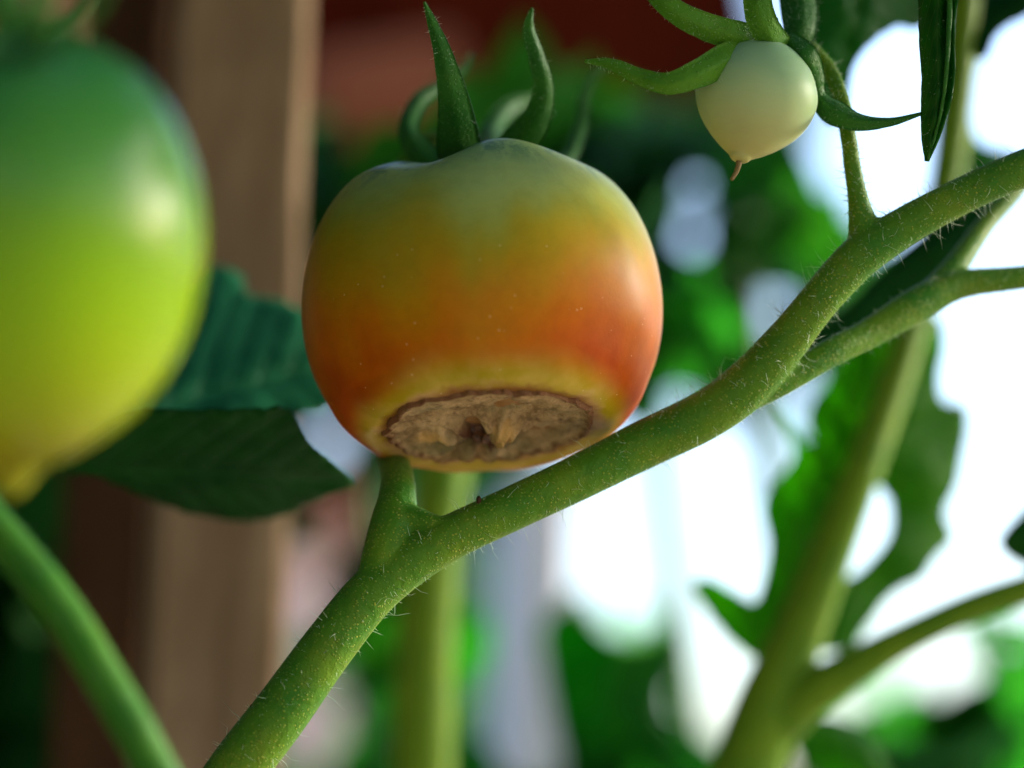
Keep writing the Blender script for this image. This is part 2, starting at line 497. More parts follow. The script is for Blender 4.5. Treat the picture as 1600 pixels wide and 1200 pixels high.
# board fence running from behind the stake towards the camera's left
fa = P(325, 700, 1.10); fb = np.array([-1.15, 0.05, 0.0])
fa = np.array([fa[0], fa[1], 0.0])
fence = thing('board_fence', fa, 'dark upright-board fence in shadow behind the wooden stake', 'fence')
fd = fb - fa; FL = np.linalg.norm(fd); fd /= FL; fnrm = np.array([-fd[1], fd[0], 0.0])
nb_ = 14
for i in range(nb_):
    w = FL / nb_; c0 = fa + fd * (w * i + 0.003); c1 = fa + fd * (w * (i + 1) - 0.003)
    hh = 1.75 + 0.02 * math.sin(i * 2.3); off = fnrm * (0.004 * math.sin(i * 1.7))
    V = [c + off + fnrm * t + np.array([0, 0, z]) for z in (0.02, hh) for (c, t) in ((c0, -0.009), (c1, -0.009), (c1, 0.009), (c0, 0.009))]
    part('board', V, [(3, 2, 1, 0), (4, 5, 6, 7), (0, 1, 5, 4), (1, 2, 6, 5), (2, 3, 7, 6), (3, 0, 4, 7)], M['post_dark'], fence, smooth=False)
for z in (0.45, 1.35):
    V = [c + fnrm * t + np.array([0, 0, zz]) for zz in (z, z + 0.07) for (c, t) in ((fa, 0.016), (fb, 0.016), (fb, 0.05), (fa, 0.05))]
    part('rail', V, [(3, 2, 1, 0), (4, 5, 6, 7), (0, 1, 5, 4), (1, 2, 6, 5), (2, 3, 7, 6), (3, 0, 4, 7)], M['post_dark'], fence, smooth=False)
# red timber overhead
def beam(name, a, b, h, t, mat, label):
    a, b = np.asarray(a), np.asarray(b)
    ax = b - a; L = np.linalg.norm(ax); ax /= L
    up = np.array([0, 0, 1.0]); nor = np.cross(ax, up); nor /= np.linalg.norm(nor); up = np.cross(nor, ax)
    V, F = [], []
    c = 0.008
    prof = [(-t / 2 + c, -h / 2), (t / 2 - c, -h / 2), (t / 2, -h / 2 + c), (t / 2, h / 2 - c), (t / 2 - c, h / 2), (-t / 2 + c, h / 2), (-t / 2, h / 2 - c), (-t / 2, -h / 2 + c)]
    for i in range(2):
        for (x, z) in prof:
            V.append((a if i == 0 else b) + nor * x + up * z)
    for j in range(8): F.append((j, (j + 1) % 8, 8 + (j + 1) % 8, 8 + j))
    F.append(tuple(range(8))[::-1]); F.append(tuple(range(8, 16)))
    o = add(name, make_mesh(name, np.array(V) - a, F, mat, smooth=False)); o.location = Vector(a)
    return tag(o, label, 'beam')

# ------------------------------------------------------------------ hairs
def hairs(paths, name, parent, n, lmin, lmax, rad, seed=1, tmin=0.0, tmax=1.0):
    """Fine plant hairs standing off stems: [(path, radius array)]."""
    r = random.Random(seed)
    V, F = [], []
    tot = sum(len(p) for p, _ in paths)
    for path, rd in paths:
        t, a, b = frames(np.asarray(path))
        for _ in range(int(n * len(path) / tot)):
            i = int(r.uniform(tmin, tmax) * (len(path) - 1))
            q = r.uniform(0, 2 * math.pi)
            f = r.random()
            j = min(i + 1, len(path) - 1)
            c = path[i] * (1 - f) + path[j] * f
            d = math.cos(q) * a[i] + math.sin(q) * b[i]
            base = c + d * (rd[i] * 0.93)
            L = r.uniform(lmin, lmax) * (1.0 if r.random() < 0.22 else 0.3)
            bend = np.array([r.gauss(0, 1), r.gauss(0, 1), r.gauss(0, 1)])
            dirv = d + 0.42 * bend; dirv /= np.linalg.norm(dirv)
            p1 = base + dirv * L * 0.5
            p2 = p1 + (dirv + 0.28 * np.array([r.gauss(0, 1), r.gauss(0, 1), r.gauss(0, 1)])) * L * 0.5
            s1 = np.cross(dirv, t[i]); s1 /= np.linalg.norm(s1) + 1e-9
            s2 = np.cross(dirv, s1)
            o = len(V)
            for (pp, k) in ((base, 1.0), (p1, 0.65)):
                for m in range(3):
                    w = 2 * math.pi * m / 3
                    V.append(pp + rad * k * (math.cos(w) * s1 + math.sin(w) * s2))
            V.append(p2)
            for m in range(3):
                k = (m + 1) % 3
                F.append((o + m, o + k, o + 3 + k, o + 3 + m)); F.append((o + 3 + m, o + 3 + k, o + 6))
    return tag(part(name, V, F, M['hair'], parent), kind='stuff')

# ------------------------------------------------------------------ the vine in focus
vine = thing('tomato_vine', P(340, 1230, 0.400), 'thick hairy green tomato vine rising diagonally beneath the ripening tomato', 'vine')
D = 0.407
main_rows = [(250, 1390, 50, 0.398), (365, 1212, 47, 0.399), (440, 1112, 45, 0.400), (515, 1008, 42, 0.402), (590, 918, 40, 0.404), (690, 848, 36, 0.406), (800, 795, 35, 0.408),
             (900, 748, 36, 0.410), (1000, 698, 38, 0.412), (1100, 650, 39, 0.412), (1165, 603, 39, 0.412), (1225, 538, 35, 0.411), (1270, 482, 32, 0.410), (1310, 435, 33, 0.410),
             (1350, 396, 34, 0.410), (1420, 350, 31, 0.410), (1507, 304, 29, 0.410), (1600, 263, 30, 0.410), (1760, 205, 30, 0.412), (1950, 120, 28, 0.415), (2200, -10, 27, 0.425), (2500, -250, 25, 0.44), (2750, -620, 22, 0.46), (2850, -1000, 18, 0.48)]
v1, f1, path1, rad1 = px_tube(main_rows, 190, 20)
side_rows = [(1165, 620, 26, 0.413), (1225, 594, 23, 0.414), (1300, 550, 23, 0.417), (1360, 520, 24, 0.421), (1435, 475, 28, 0.425), (1500, 445, 23, 0.428), (1600, 433, 19, 0.430), (1760, 410, 18, 0.435), (1900, 380, 17, 0.44), (2100, 310, 16, 0.455), (2330, 170, 14, 0.475), (2500, -20, 12, 0.49), (2600, -300, 8, 0.50)]
v2, f2, path2, rad2 = px_tube(side_rows, 100, 16)
twig_rows = [(1440, 475, 24, 0.426), (1490, 420, 20, 0.431), (1540, 350, 16, 0.44), (1600, 280, 15, 0.45), (1680, 150, 14, 0.47), (1730, 0, 13, 0.49), (1770, -250, 11, 0.51), (1760, -500, 7, 0.52)]
v3, f3, path3, rad3 = px_tube(twig_rows, 40, 14)
ped_rows = [(1358, 385, 36, 0.411), (1349, 350, 24, 0.411), (1341, 310, 16.5, 0.411), (1332, 260, 14, 0.411), (1325, 210, 13, 0.412), (1316, 160, 13, 0.414), (1296, 110, 13, 0.418), (1262, 72, 14, 0.420)]
v4, f4, path4, rad4 = px_tube(ped_rows, 50, 14)
stub_rows = [(583, 925, 30, 0.404), (600, 872, 36, 0.405), (615, 818, 37, 0.408), (621, 775, 30, 0.412), (620, 742, 26, 0.419), (606, 690, 22, 0.436), (590, 600, 20, 0.462), (585, 470, 18, 0.475), (600, 340, 16, 0.478), (640, 250, 14, 0.470), (690, 215, 13, 0.455), (722, 232, 14, 0.438), (724, 262, 16, 0.432)]
v5, f5, path5, rad5 = px_tube(stub_rows, 80, 14)
v6, f6, _, _ = px_tube([(622, 800, 22, 0.408), (648, 812, 22, 0.407), (676, 822, 20, 0.406), (705, 826, 18, 0.406), (740, 815, 14, 0.407)], 24, 14)
fused('stem', [(v1, f1), (v2, f2), (v3, f3), (v4, f4), (v5, f5), (v6, f6)], 0.00042, M['stem'], vine, 10)
hairs([(path1, rad1)], 'stem_hairs', vine, 2600, 0.0014, 0.0042, 0.00006, 3)
hairs([(path2, rad2), (path4, rad4)], 'shoot_hairs', vine, 1500, 0.0009, 0.0024, 0.00006, 5)

# two shrivelled dark crumbs caught on the vine
for (cx, cy, cd, r0) in ((394, 1106, 0.3985, 4.5), (748, 781, 0.4035, 5)):
    V, F = [], []
    c = P(cx, cy, cd); n, m = 8, 10
    for i in range(n + 1):
        ph = math.pi * i / n
        for j in range(m):
            th = 2 * math.pi * j / m
            dv = np.array([math.sin(ph) * math.cos(th), math.sin(ph) * math.sin(th), 1.5 * math.cos(ph)])
            V.append(c + dv * r0 * KPX * cd * (0.8 + 0.5 * mnoise.noise(Vector(dv * 2.0 + Vector((cx, 0, 0))))))
    for i in range(n):
        for j in range(m):
            F.append((i * m + j, (i + 1) * m + j, (i + 1) * m + (j + 1) % m, i * m + (j + 1) % m))
    part('dead_bract', V, F, M['post_dark'], vine)

# ------------------------------------------------------------------ sepals
def sepal(rows, name, parent, mat, twist=0.0, cup=0.35, hair=0, seed=0, thick=0.0007, world_off=None, flat=1.0):
    """A tapering green sepal along (px,py,half-width,depth) rows, channelled and with real thickness."""
    n, m = 36, 8
    s = spline(rows, n)
    path = np.array([P(r[0], r[1], r[3]) for r in s]); hw = np.array([max(r[2], 0.6) * KPX * r[3] for r in s])
    t = np.gradient(path, axis=0); t /= np.linalg.norm(t, axis=1)[:, None]
    view = path - CAM; view /= np.linalg.norm(view, axis=1)[:, None]
    side = np.cross(t, view); side /= np.linalg.norm(side, axis=1)[:, None]
    nor = np.cross(side, t)
    V, F, U = [], [], []
    for layer in (0, 1):
        for i in range(n):
            a = twist * i / n
            sd = side[i] * math.cos(a) + nor[i] * math.sin(a); nr = -side[i] * math.sin(a) + nor[i] * math.cos(a)
            for j in range(m + 1):
                v = j / m * 2 - 1
                w = hw[i] * (1 + 0.05 * mnoise.noise(Vector((i * 0.6, seed, v))))
                prof = cup * (v * v) - 0.12 * math.exp(-(v * 5) ** 2)
                th = thick * (1 - 0.75 * v * v) * (0.4 + 0.6 * min(1, hw[i] / max(hw)))
                V.append(path[i] + sd * v * w * flat + nr * (prof * w + (th / 2 if layer else -th / 2)))
    L = n * (m + 1)
    for layer in (0, 1):
        for i in range(n - 1):
            for j in range(m):
                q = layer * L + i * (m + 1) + j
                f = (q, q + 1, q + m + 2, q + m + 1)
                F.append(f if layer else f[::-1])
    for i in range(n - 1):
        for j in (0, m):
            q = i * (m + 1) + j
            f = (q, q + m + 1, L + q + m + 1, L + q)
            F.append(f if j == 0 else f[::-1])
    o = part(name, V, F, mat, parent)
    if hair:
        hairs([(path, hw)], 'fringe_hairs', o, hair, 0.0005, 0.0013, 0.00003, seed + 20, 0.05, 0.97)
    return o

# ------------------------------------------------------------------ ripening tomato
R0 = 0.0328
tom_c = P(754, 482, 0.420)
tom = thing('ripening_tomato', tom_c, 'tomato ripening from green to orange with a brown rotten patch underneath', 'tomato')
alpha = R_(21.7) - 0.0
# axis: lean so the blossom end tips towards the lens, and roll so the stalk sits left
view_dir = (tom_c - CAM) / np.linalg.norm(tom_c - CAM)
down = -UPV
roll = R_(4.0)
scr_down = down * math.cos(roll) + RGT * math.sin(roll)
ax_down = scr_down * math.cos(alpha) - FWD * math.sin(alpha)
zc = -ax_down
xc = RGT * math.cos(roll) - down * math.sin(roll); xc = xc - zc * (xc @ zc); xc /= np.linalg.norm(xc)
yc = np.cross(zc, xc)
rotm = Matrix(((xc[0], yc[0], zc[0]), (xc[1], yc[1], zc[1]), (xc[2], yc[2], zc[2])))
tom.rotation_euler = rotm.to_euler()

# profile r(h): stalk hollow, shoulder, full waist, lip of the rotten patch, sunken floor
prof = [(0.0, 0.60), (0.06, 0.61), (0.14, 0.66), (0.24, 0.730), (0.36, 0.778), (0.50, 0.775), (0.64, 0.720), (0.78, 0.62), (0.90, 0.445), (0.975, 0.23), (1.0, 0.03), (0.99, -0.15),
        (0.955, -0.31), (0.90, -0.445), (0.84, -0.57), (0.775, -0.655), (0.71, -0.705), (0.655, -0.728), (0.61, -0.728), (0.57, -0.722), (0.53, -0.712), (0.48, -0.700), (0.42, -0.687), (0.30, -0.670), (0.0, -0.660)]
ps = spline(prof, 110)
SEG = 160
V, F = [], []
for i, (r, h) in enumerate(ps):
    for j in range(SEG):
        th = 2 * math.pi * j / SEG
        cx, cy = math.cos(th), math.sin(th)
        rib = 0.0
        up = max(0.0, min(1.0, (h - 0.1) / 0.6))
        # shoulder lobes and the notch where the stalk sits (front-left)
        d1 = math.atan2(math.sin(th - R_(-106)), math.cos(th - R_(-106)))
        notch = -0.085 * math.exp(-(d1 / 0.42) ** 2)
        lob = 0.018 * math.cos(5 * th + 0.6)
        hh = h + (notch + lob) * up * (0.4 + 0.6 * min(1, r / 0.4)) * (1 if r < 0.95 else 0.4)
        rr = r * (1 + 0.012 * math.cos(5 * th + 0.6) * up + 0.008 * mnoise.noise(Vector((cx * 1.5, cy * 1.5, h * 1.5))))
        if h < -0.6:
            hh += 0.018 * mnoise.noise(Vector((cx * 3, cy * 3, 2.2))) * min(1, r / 0.5)
            k = 1 + 0.05 * mnoise.noise(Vector((cx * 2.3, cy * 2.3, 5.0)))
            rr *= 1 + (k - 1) * max(0, min(1, (-0.6 - h) / 0.08))
        V.append((rr * cx * R0, rr * cy * R0, hh * R0))
for i in range(len(ps) - 1):
    for j in range(SEG):
        F.append((i * SEG + j, (i + 1) * SEG + j, (i + 1) * SEG + (j + 1) % SEG, i * SEG + (j + 1) % SEG))
part('skin', V, F, M['skin'], tom, local=True)

# the dry sunken patch: a wrinkled plate with a raised torn edge, pleated round the blossom scar
NR, NA = 70, 220
scar_xy = np.array([-0.045, 0.130])
V, F, U = [], [], []
for i in range(NR + 1):
    q = i / NR
    for j in range(NA):
        th = 2 * math.pi * j / NA
        cx, cy = math.cos(th), math.sin(th)
        edge = 0.560 * (1 + 0.05 * mnoise.noise(Vector((cx * 2.3, cy * 2.3, 5.0))) + 0.06 * mnoise.noise(Vector((cx * 9, cy * 9, 1.0))) + 0.035 * mnoise.noise(Vector((cx * 24, cy * 24, 8.0))))
        x, y = q * edge * cx, q * edge * cy - 0.068
        d = math.hypot(x - scar_xy[0], y - scar_xy[1])
        a = math.atan2(y - scar_xy[1], x - scar_xy[0])
        rb = math.hypot(x, y)
        hb = np.interp(rb, [0.0, 0.30, 0.42, 0.48, 0.53, 0.57, 0.61, 0.66], [-0.66, -0.67, -0.687, -0.70, -0.712, -0.722, -0.728, -0.728])
        h = hb - 0.020
        soft = 1 - 0.8 * q ** 4
        h += soft * 0.045 * mnoise.noise(Vector((x * 5, y * 5, 3.1))) + soft * 0.026 * mnoise.noise(Vector((x * 13, y * 13, 1.7))) + soft * 0.012 * mnoise.noise(Vector((x * 34, y * 34, 4.4)))
        # radial pleats near the scar
        pl = mnoise.noise(Vector((math.cos(a) * 2.6, math.sin(a) * 2.6, 9.3))) + 0.5 * mnoise.noise(Vector((math.cos(a) * 6.5, math.sin(a) * 6.5, 2.3)))
        h -= 0.15 * pl * math.exp(-((d - 0.14) / 0.15) ** 2)
        # a proud wedge of skin towards the front right and one to the left
        for (wa, wd, amp) in ((-1.02, 0.17, 0.12), (2.75 + 0.35, 0.26, 0.07)):
            da = math.atan2(math.sin(a - wa), math.cos(a - wa))
            h -= amp * math.exp(-(da / 0.36) ** 2) * math.exp(-((d - wd) / 0.10) ** 2)
        for (wa, amp) in ((-2.1, 0.12), (-0.35, 0.10), (3.0, 0.07), (-1.6, 0.08)):
            da = math.atan2(math.sin(a - wa), math.cos(a - wa))
            h += amp * math.exp(-(da / 0.13) ** 2) * math.exp(-(d / 0.17) ** 2)
        h += 0.07 * math.exp(-(d / 0.07) ** 2)
        # shallow trench just inside a curled rim
        h += 0.010 * math.exp(-((q - 0.90) / 0.045) ** 2) - 0.010 * math.exp(-((q - 0.965) / 0.025) ** 2)
        if i == NR: h = hb + 0.03
        V.append((x * R0, y * R0, h * R0)); dk = math.exp(-(d / 0.10) ** 2)
        for (wa, ext, ww) in ((-2.35, 0.26, 0.20), (-0.25, 0.15, 0.16), (-1.62, 0.20, 0.10), (2.9, 0.17, 0.12), (0.9, 0.14, 0.2)):  # clefts darkened in colour, as crease shade for relief
            da = math.atan2(math.sin(a - wa), math.cos(a - wa))
            dk += 0.95 * math.exp(-(da / ww) ** 2) * math.exp(-(d / ext) ** 4)
        for (wa, wd, ww) in ((-0.95, 0.20, 0.30), (-2.85, 0.28, 0.22)):
            da = math.atan2(math.sin(a - wa), math.cos(a - wa))
            dk -= 1.0 * math.exp(-(da / ww) ** 2) * math.exp(-((d - wd) / 0.10) ** 2)
        dk += 0.25 * mnoise.noise(Vector((x * 16, y * 16, 7.7)))
        U.append((q, 0.5 + 0.5 * max(-1.0, min(1.0, dk))))
for i in range(NR):
    for j in range(NA):
        F.append((i * NA + j, (i + 1) * NA + j, (i + 1) * NA + (j + 1) % NA, i * NA + (j + 1) % NA))
o = part('rot_patch', V, F, M['lesion'], tom, local=True, uv=U)
o['label'] = 'dry brown sunken rot patch'
# blossom scar: a shrivelled twisted knob
V, F = [], []
n, m = 26, 22
for i in range(n + 1):
    t = i / n
    for j in range(m):
        th = 2 * math.pi * j / m
        rr = 0.085 * (1 - t) ** 0.5 * (1 + 0.9 * mnoise.noise(Vector((math.cos(th + 2 * t) * 2.2, math.sin(th + 2 * t) * 2.2, t * 3)))) * (1 + 0.3 * math.cos(3 * th + 4 * t))
        V.append(((scar_xy[0] + rr * math.cos(th)) * R0, (scar_xy[1] - 0.01 - 0.05 * t + rr * math.sin(th)) * R0, (-0.63 - 0.14 * t) * R0))
for i in range(n):
    for j in range(m):
        F.append((i * m + j, (i + 1) * m + j, (i + 1) * m + (j + 1) % m, i * m + (j + 1) % m))
F.append(tuple(n * m + j for j in range(m)))
part('blossom_scar', V, F, M['scar'], tom, local=True)

# sepals stand in world space; give them to the tomato through its inverse
def to_local(o, root):
    inv = root.matrix_basis.inverted()
    base = Matrix.Translation(root.location)
    o.data.transform(inv @ base)

calyx_rows = [
    [(722, 268, 30, 0.424), (718, 240, 36, 0.417), (709, 160, 25, 0.408), (692, 85, 15, 0.404), (675, 35, 8, 0.402), (663, 3, 2, 0.401)],
    [(770, 262, 30, 0.428), (805, 232, 30, 0.424), (838, 190, 24, 0.420), (852, 140, 17, 0.417), (840, 85, 14, 0.414), (828, 45, 10, 0.412), (832, 12, 2, 0.411)],
    [(690, 265, 26, 0.434), (655, 238, 24, 0.436), (636, 200, 17, 0.441), (655, 155, 14, 0.448), (692, 130, 11, 0.455), (722, 105, 8, 0.460), (738, 82, 2, 0.463)],
    [(840, 272, 16, 0.440), (885, 250, 14, 0.450), (905, 200, 12, 0.458), (912, 150, 9, 0.463), (930, 115, 6, 0.466), (955, 95, 2, 0.468)],
    [(735, 262, 24, 0.440), (765, 235, 20, 0.455), (770, 200, 16, 0.470), (800, 165, 12, 0.482), (850, 150, 3, 0.490)],
]
for i, rows in enumerate(calyx_rows):
    k0 = len(bpy.data.objects)
    before = set(bpy.data.objects)
    sepal(rows, 'sepal', tom, M['sepal'], twist=(0.15, -0.5, 0.6, 0.4, 0.2)[i], cup=(0.32, 0.5, 0.5, 0.4, 0.4)[i], hair=150, seed=i)
    for q in set(bpy.data.objects) - before: to_local(q, tom)

# ------------------------------------------------------------------ small cream fruit
sf_c = P(1181, 152, 0.408)
R1 = 97 * KPX * 0.408
sf = thing('unripe_tomato', sf_c, 'tiny cream-green young tomato with a thread-like dried tip', 'tomato')
axd = np.array(RGT * -0.27 - UPV * 0.95 - FWD * 0.25); axd /= np.linalg.norm(axd)
zc = -axd; xc = RGT - zc * (RGT @ zc); xc /= np.linalg.norm(xc); yc = np.cross(zc, xc)
sf.rotation_euler = Matrix(((xc[0], yc[0], zc[0]), (xc[1], yc[1], zc[1]), (xc[2], yc[2], zc[2]))).to_euler()
prof = [(0.0, 0.92), (0.2, 0.93), (0.5, 0.82), (0.78, 0.58), (0.95, 0.27), (0.99, 0.03), (0.94, -0.22), (0.81, -0.47), (0.62, -0.69), (0.42, -0.87), (0.27, -0.98), (0.19, -1.04), (0.155, -1.09), (0.11, -1.125), (0.05, -1.14), (0.0, -1.142)]
ps = spline(prof, 60); SEG = 72
V, F = [], []
for r, h in ps:
    for j in range(SEG):
        th = 2 * math.pi * j / SEG
        k = 1 + 0.015 * mnoise.noise(Vector((math.cos(th), math.sin(th), h)))
        V.append((r * k * math.cos(th) * R1, r * k * math.sin(th) * R1, h * R1))
for i in range(len(ps) - 1):
    for j in range(SEG):
        F.append((i * SEG + j, (i + 1) * SEG + j, (i + 1) * SEG + (j + 1) % SEG, i * SEG + (j + 1) % SEG))
part('skin', V, F, M['skin_small'], sf, local=True)
pth = spline([(0, 0, -1.08 * R1), (0.01 * R1, 0.0, -1.2 * R1), (0.00 * R1, 0.02 * R1, -1.33 * R1), (-0.04 * R1, 0.03 * R1, -1.46 * R1)], 14)
v, f = tube(pth, np.linspace(0.055, 0.03, 14) * R1, 8)
stm = NT('style'); stm.set(Base_Color=(0.16, 0.10, 0.025, 1.0), Roughness=0.7)
part('dried_style', v, f, stm.m, sf, local=True)
small_rows = [
    ([(1205, 85, 22, 0.409), (1150, 88, 26, 0.402), (1092, 116, 22, 0.398), (1045, 132, 18, 0.398), (1000, 122, 14, 0.400), (955, 102, 10, 0.402), (914, 96, 3, 0.404)], 0.35, 0.5, 'sepal_light'),
    ([(1225, 80, 20, 0.411), (1170, 62, 24, 0.404), (1110, 45, 22, 0.402), (1060, 22, 19, 0.401), (1020, -12, 15, 0.402), (990, -60, 6, 0.404)], 0.25, 0.4, 'sepal_light'),
    ([(1230, 85, 22, 0.410), (1200, 52, 24, 0.402), (1185, 15, 23, 0.400), (1180, -40, 19, 0.400), (1172, -110, 6, 0.402)], 0.1, 0.3, 'sepal_light'),
    ([(1225, 62, 20, 0.409), (1258, 88, 22, 0.405), (1272, 120, 20, 0.408), (1280, 150, 15, 0.410), (1302, 170, 22, 0.408), (1340, 188, 15, 0.406), (1390, 189, 8, 0.405), (1442, 176, 3, 0.405)], 0.6, 0.5, 'sepal'),
    ([(1240, 75, 22, 0.415), (1252, 45, 26, 0.415), (1250, 0, 30, 0.418), (1235, -60, 24, 0.422), (1225, -120, 6, 0.425)], -0.3, 0.6, 'sepal'),
]
for i, (rows, tw, cup, mt) in enumerate(small_rows):
    before = set(bpy.data.objects)
    sepal(rows, 'sepal', sf, M[mt], twist=tw, cup=cup, hair=(170, 170, 170, 220, 600)[i], seed=30 + i)
    for q in set(bpy.data.objects) - before: to_local(q, sf)

# ------------------------------------------------------------------ near green tomato
gd = 0.298
gt_c = P(4, 380, gd)
gt = thing('green_tomato', gt_c, 'large out-of-focus yellow-green tomato close to the lens', 'tomato')
u = KPX * gd
zc = UPV * 0.985 - FWD * 0.17; zc /= np.linalg.norm(zc); xc = RGT; yc = np.cross(zc, xc)
gt.rotation_euler = Matrix(((xc[0], yc[0], zc[0]), (xc[1], yc[1], zc[1]), (xc[2], yc[2], zc[2]))).to_euler()
prof = [(0, 285), (20, 288), (50, 305), (95, 325), (150, 308), (215, 268), (268, 200), (300, 125), (314, 50), (313, -20), (300, -95), (275, -165), (235, -230), (180, -285), (118, -325), (64, -350), (42, -368), (26, -388), (12, -402), (0, -406)]
ps = spline(prof, 70); SEG = 96
V, F = [], []
for r, h in ps:
    for j in range(SEG):
        th = 2 * math.pi * j / SEG
        k = 1 + 0.02 * math.cos(4 * th + 1.0) * max(0, min(1, h / 200)) + 0.012 * mnoise.noise(Vector((math.cos(th) * 1.3, math.sin(th) * 1.3, h * 0.004)))
        V.append((r * u * k * math.cos(th), r * u * k * math.sin(th), h * u))
for i in range(len(ps) - 1):
    for j in range(SEG):
        F.append((i * SEG + j, (i + 1) * SEG + j, (i + 1) * SEG + (j + 1) % SEG, i * SEG + (j + 1) % SEG))
part('skin', V, F, M['skin_green'], gt, local=True)
for i, (rows, tw) in enumerate([
    ([(20, 90, 16, 0.285), (50, 78, 20, 0.276), (95, 52, 17, 0.27), (140, 10, 12, 0.268), (170, -50, 4, 0.268)], 0.2),
    ([(15, 90, 16, 0.283), (-40, 80, 22, 0.275), (-110, 90, 18, 0.27), (-180, 60, 5, 0.268)], 0.2),
    ([(25, 70, 20, 0.29), (60, 10, 22, 0.29), (70, -70, 16, 0.295), (60, -150, 4, 0.30)], 0.1),
    ([(10, 70, 20, 0.29), (-10, 0, 22, 0.287), (-40, -90, 16, 0.286), (-60, -160, 4, 0.286)], 0.1),
    ([(20, 85, 20, 0.31), (60, 60, 20, 0.325), (110, 30, 14, 0.335), (150, -10, 4, 0.34)], 0.1)]):
    before = set(bpy.data.objects)
    sepal(rows, 'sepal', gt, M['sepal'], twist=tw, cup=0.4, seed=60 + i)
    for q in set(bpy.data.objects) - before: to_local(q, gt)
v, f, _, _ = px_tube([(20, 110, 16, 0.298), (22, 40, 15, 0.30), (10, -60, 15, 0.305), (-40, -200, 16, 0.31), (-120, -330, 18, 0.32)], 30, 14)
q = part('stalk', np.asarray(v), f, M['stem_smooth'], gt); to_local(q, gt)

# near leaning stem, lower left
ls = thing('slanting_vine', P(330, 1400, 0.335), 'smooth blurred green stem slanting under the yellow-green tomato', 'vine')
v, f, pth, rd = px_tube([(-230, 575, 32, 0.345), (-110, 705, 33, 0.342), (-2, 832, 33, 0.340), (86, 940, 34, 0.338), (166, 1066, 34, 0.336), (236, 1192, 35, 0.335), (330, 1400, 40, 0.335), (420, 1700, 42, 0.335)], 60, 18, 0.05)
part('stalk', v, f, M['stem_smooth'], ls)
hairs([(pth, rd)], 'stem_hairs', ls, 350, 0.0008, 0.002, 0.00004, 8)

# ------------------------------------------------------------------ leaves cut to a real outline
def smooth_outline(poly, n):
    p = np.asarray(poly, dtype=float); m = len(p)
    q = np.vstack([p[-1], p, p[0], p[1]])
    out = []
    for t in np.linspace(0, m, n, endpoint=False):
        i = int(t); f = t - i
        a, b, c, d = q[i], q[i + 1], q[i + 2], q[min(i + 3, len(q) - 1)]
        out.append(0.5 * ((2 * b) + (-a + c) * f + (2 * a - 5 * b + 4 * c - d) * f * f + (-a + 3 * b - 3 * c + d) * f ** 3))
    return np.array(out)

def leaf_outline(name, poly, mid, depth, mat, parent, slope=(0, 0), bulge=0.0, quilt=0.0012, step=14, thick=0.0004, nveins=9, seed=0, scal=0.0):
    """Blade with a drawn margin, its own distance, a curved quilted surface and thickness.
    mid: two px points of the midrib; depth at its middle; slope: metres of depth per px."""
    o = smooth_outline(poly, len(poly) * 8)
    if scal:
        c0 = o.mean(axis=0)
        for i in range(len(o)):
            o[i] += (o[i] - c0) / (np.linalg.norm(o[i] - c0) + 1e-6) * scal * mnoise.noise(Vector((i * 0.5, seed, 0)))
    pts = [Vector(p) for p in o]
    mn, mx = o.min(axis=0), o.max(axis=0)
    def inside(x, y):
        c = False; j = len(o) - 1
        for i in range(len(o)):
            if (o[i][1] > y) != (o[j][1] > y) and x < (o[j][0] - o[i][0]) * (y - o[i][1]) / (o[j][1] - o[i][1]) + o[i][0]: c = not c
            j = i
        return c
    for x in np.arange(mn[0] + step / 2, mx[0], step):
        for y in np.arange(mn[1] + step / 2, mx[1], step):
            if inside(x, y): pts.append(Vector((x + random.uniform(-2, 2), y + random.uniform(-2, 2))))
    n0 = len(o)
    res = delaunay_2d_cdt(pts, [(i, (i + 1) % n0) for i in range(n0)], [], 1, 0.01)
    pv, tri = res[0], res[2]
    a = np.array(mid[0], float); b = np.array(mid[1], float); ax = b - a; L = np.linalg.norm(ax); ax /= L; pr = np.array([-ax[1], ax[0]])
    W = max(abs((o - a) @ pr))
    V, U = [], []
    cen = (a + b) / 2
    for p in pv:
        q = np.array(p); uu = ((q - a) @ ax) / L; vv = ((q - a) @ pr) / W
        d = depth + slope[0] * (q[0] - cen[0]) + slope[1] * (q[1] - cen[1])
        d += bulge * (vv * vv) + 0.6 * bulge * (uu - 0.5) ** 2
        ph = (uu - 0.30 * abs(vv)) * nveins
        d += quilt * (abs(math.sin(math.pi * ph)) - 0.5) * min(1, abs(vv) * 4) + quilt * 1.4 * math.exp(-(vv / 0.05) ** 2) + quilt * 1.5 * mnoise.noise(Vector((q[0] * 0.012, q[1] * 0.012, seed)))
        V.append(P(q[0], q[1], d)); U.append((uu, vv))
    ob = part(name, V, [tuple(t) for t in tri], mat, parent, uv=U)
    s = ob.modifiers.new('t', 'SOLIDIFY'); s.thickness = thick; s.offset = 0
    return ob

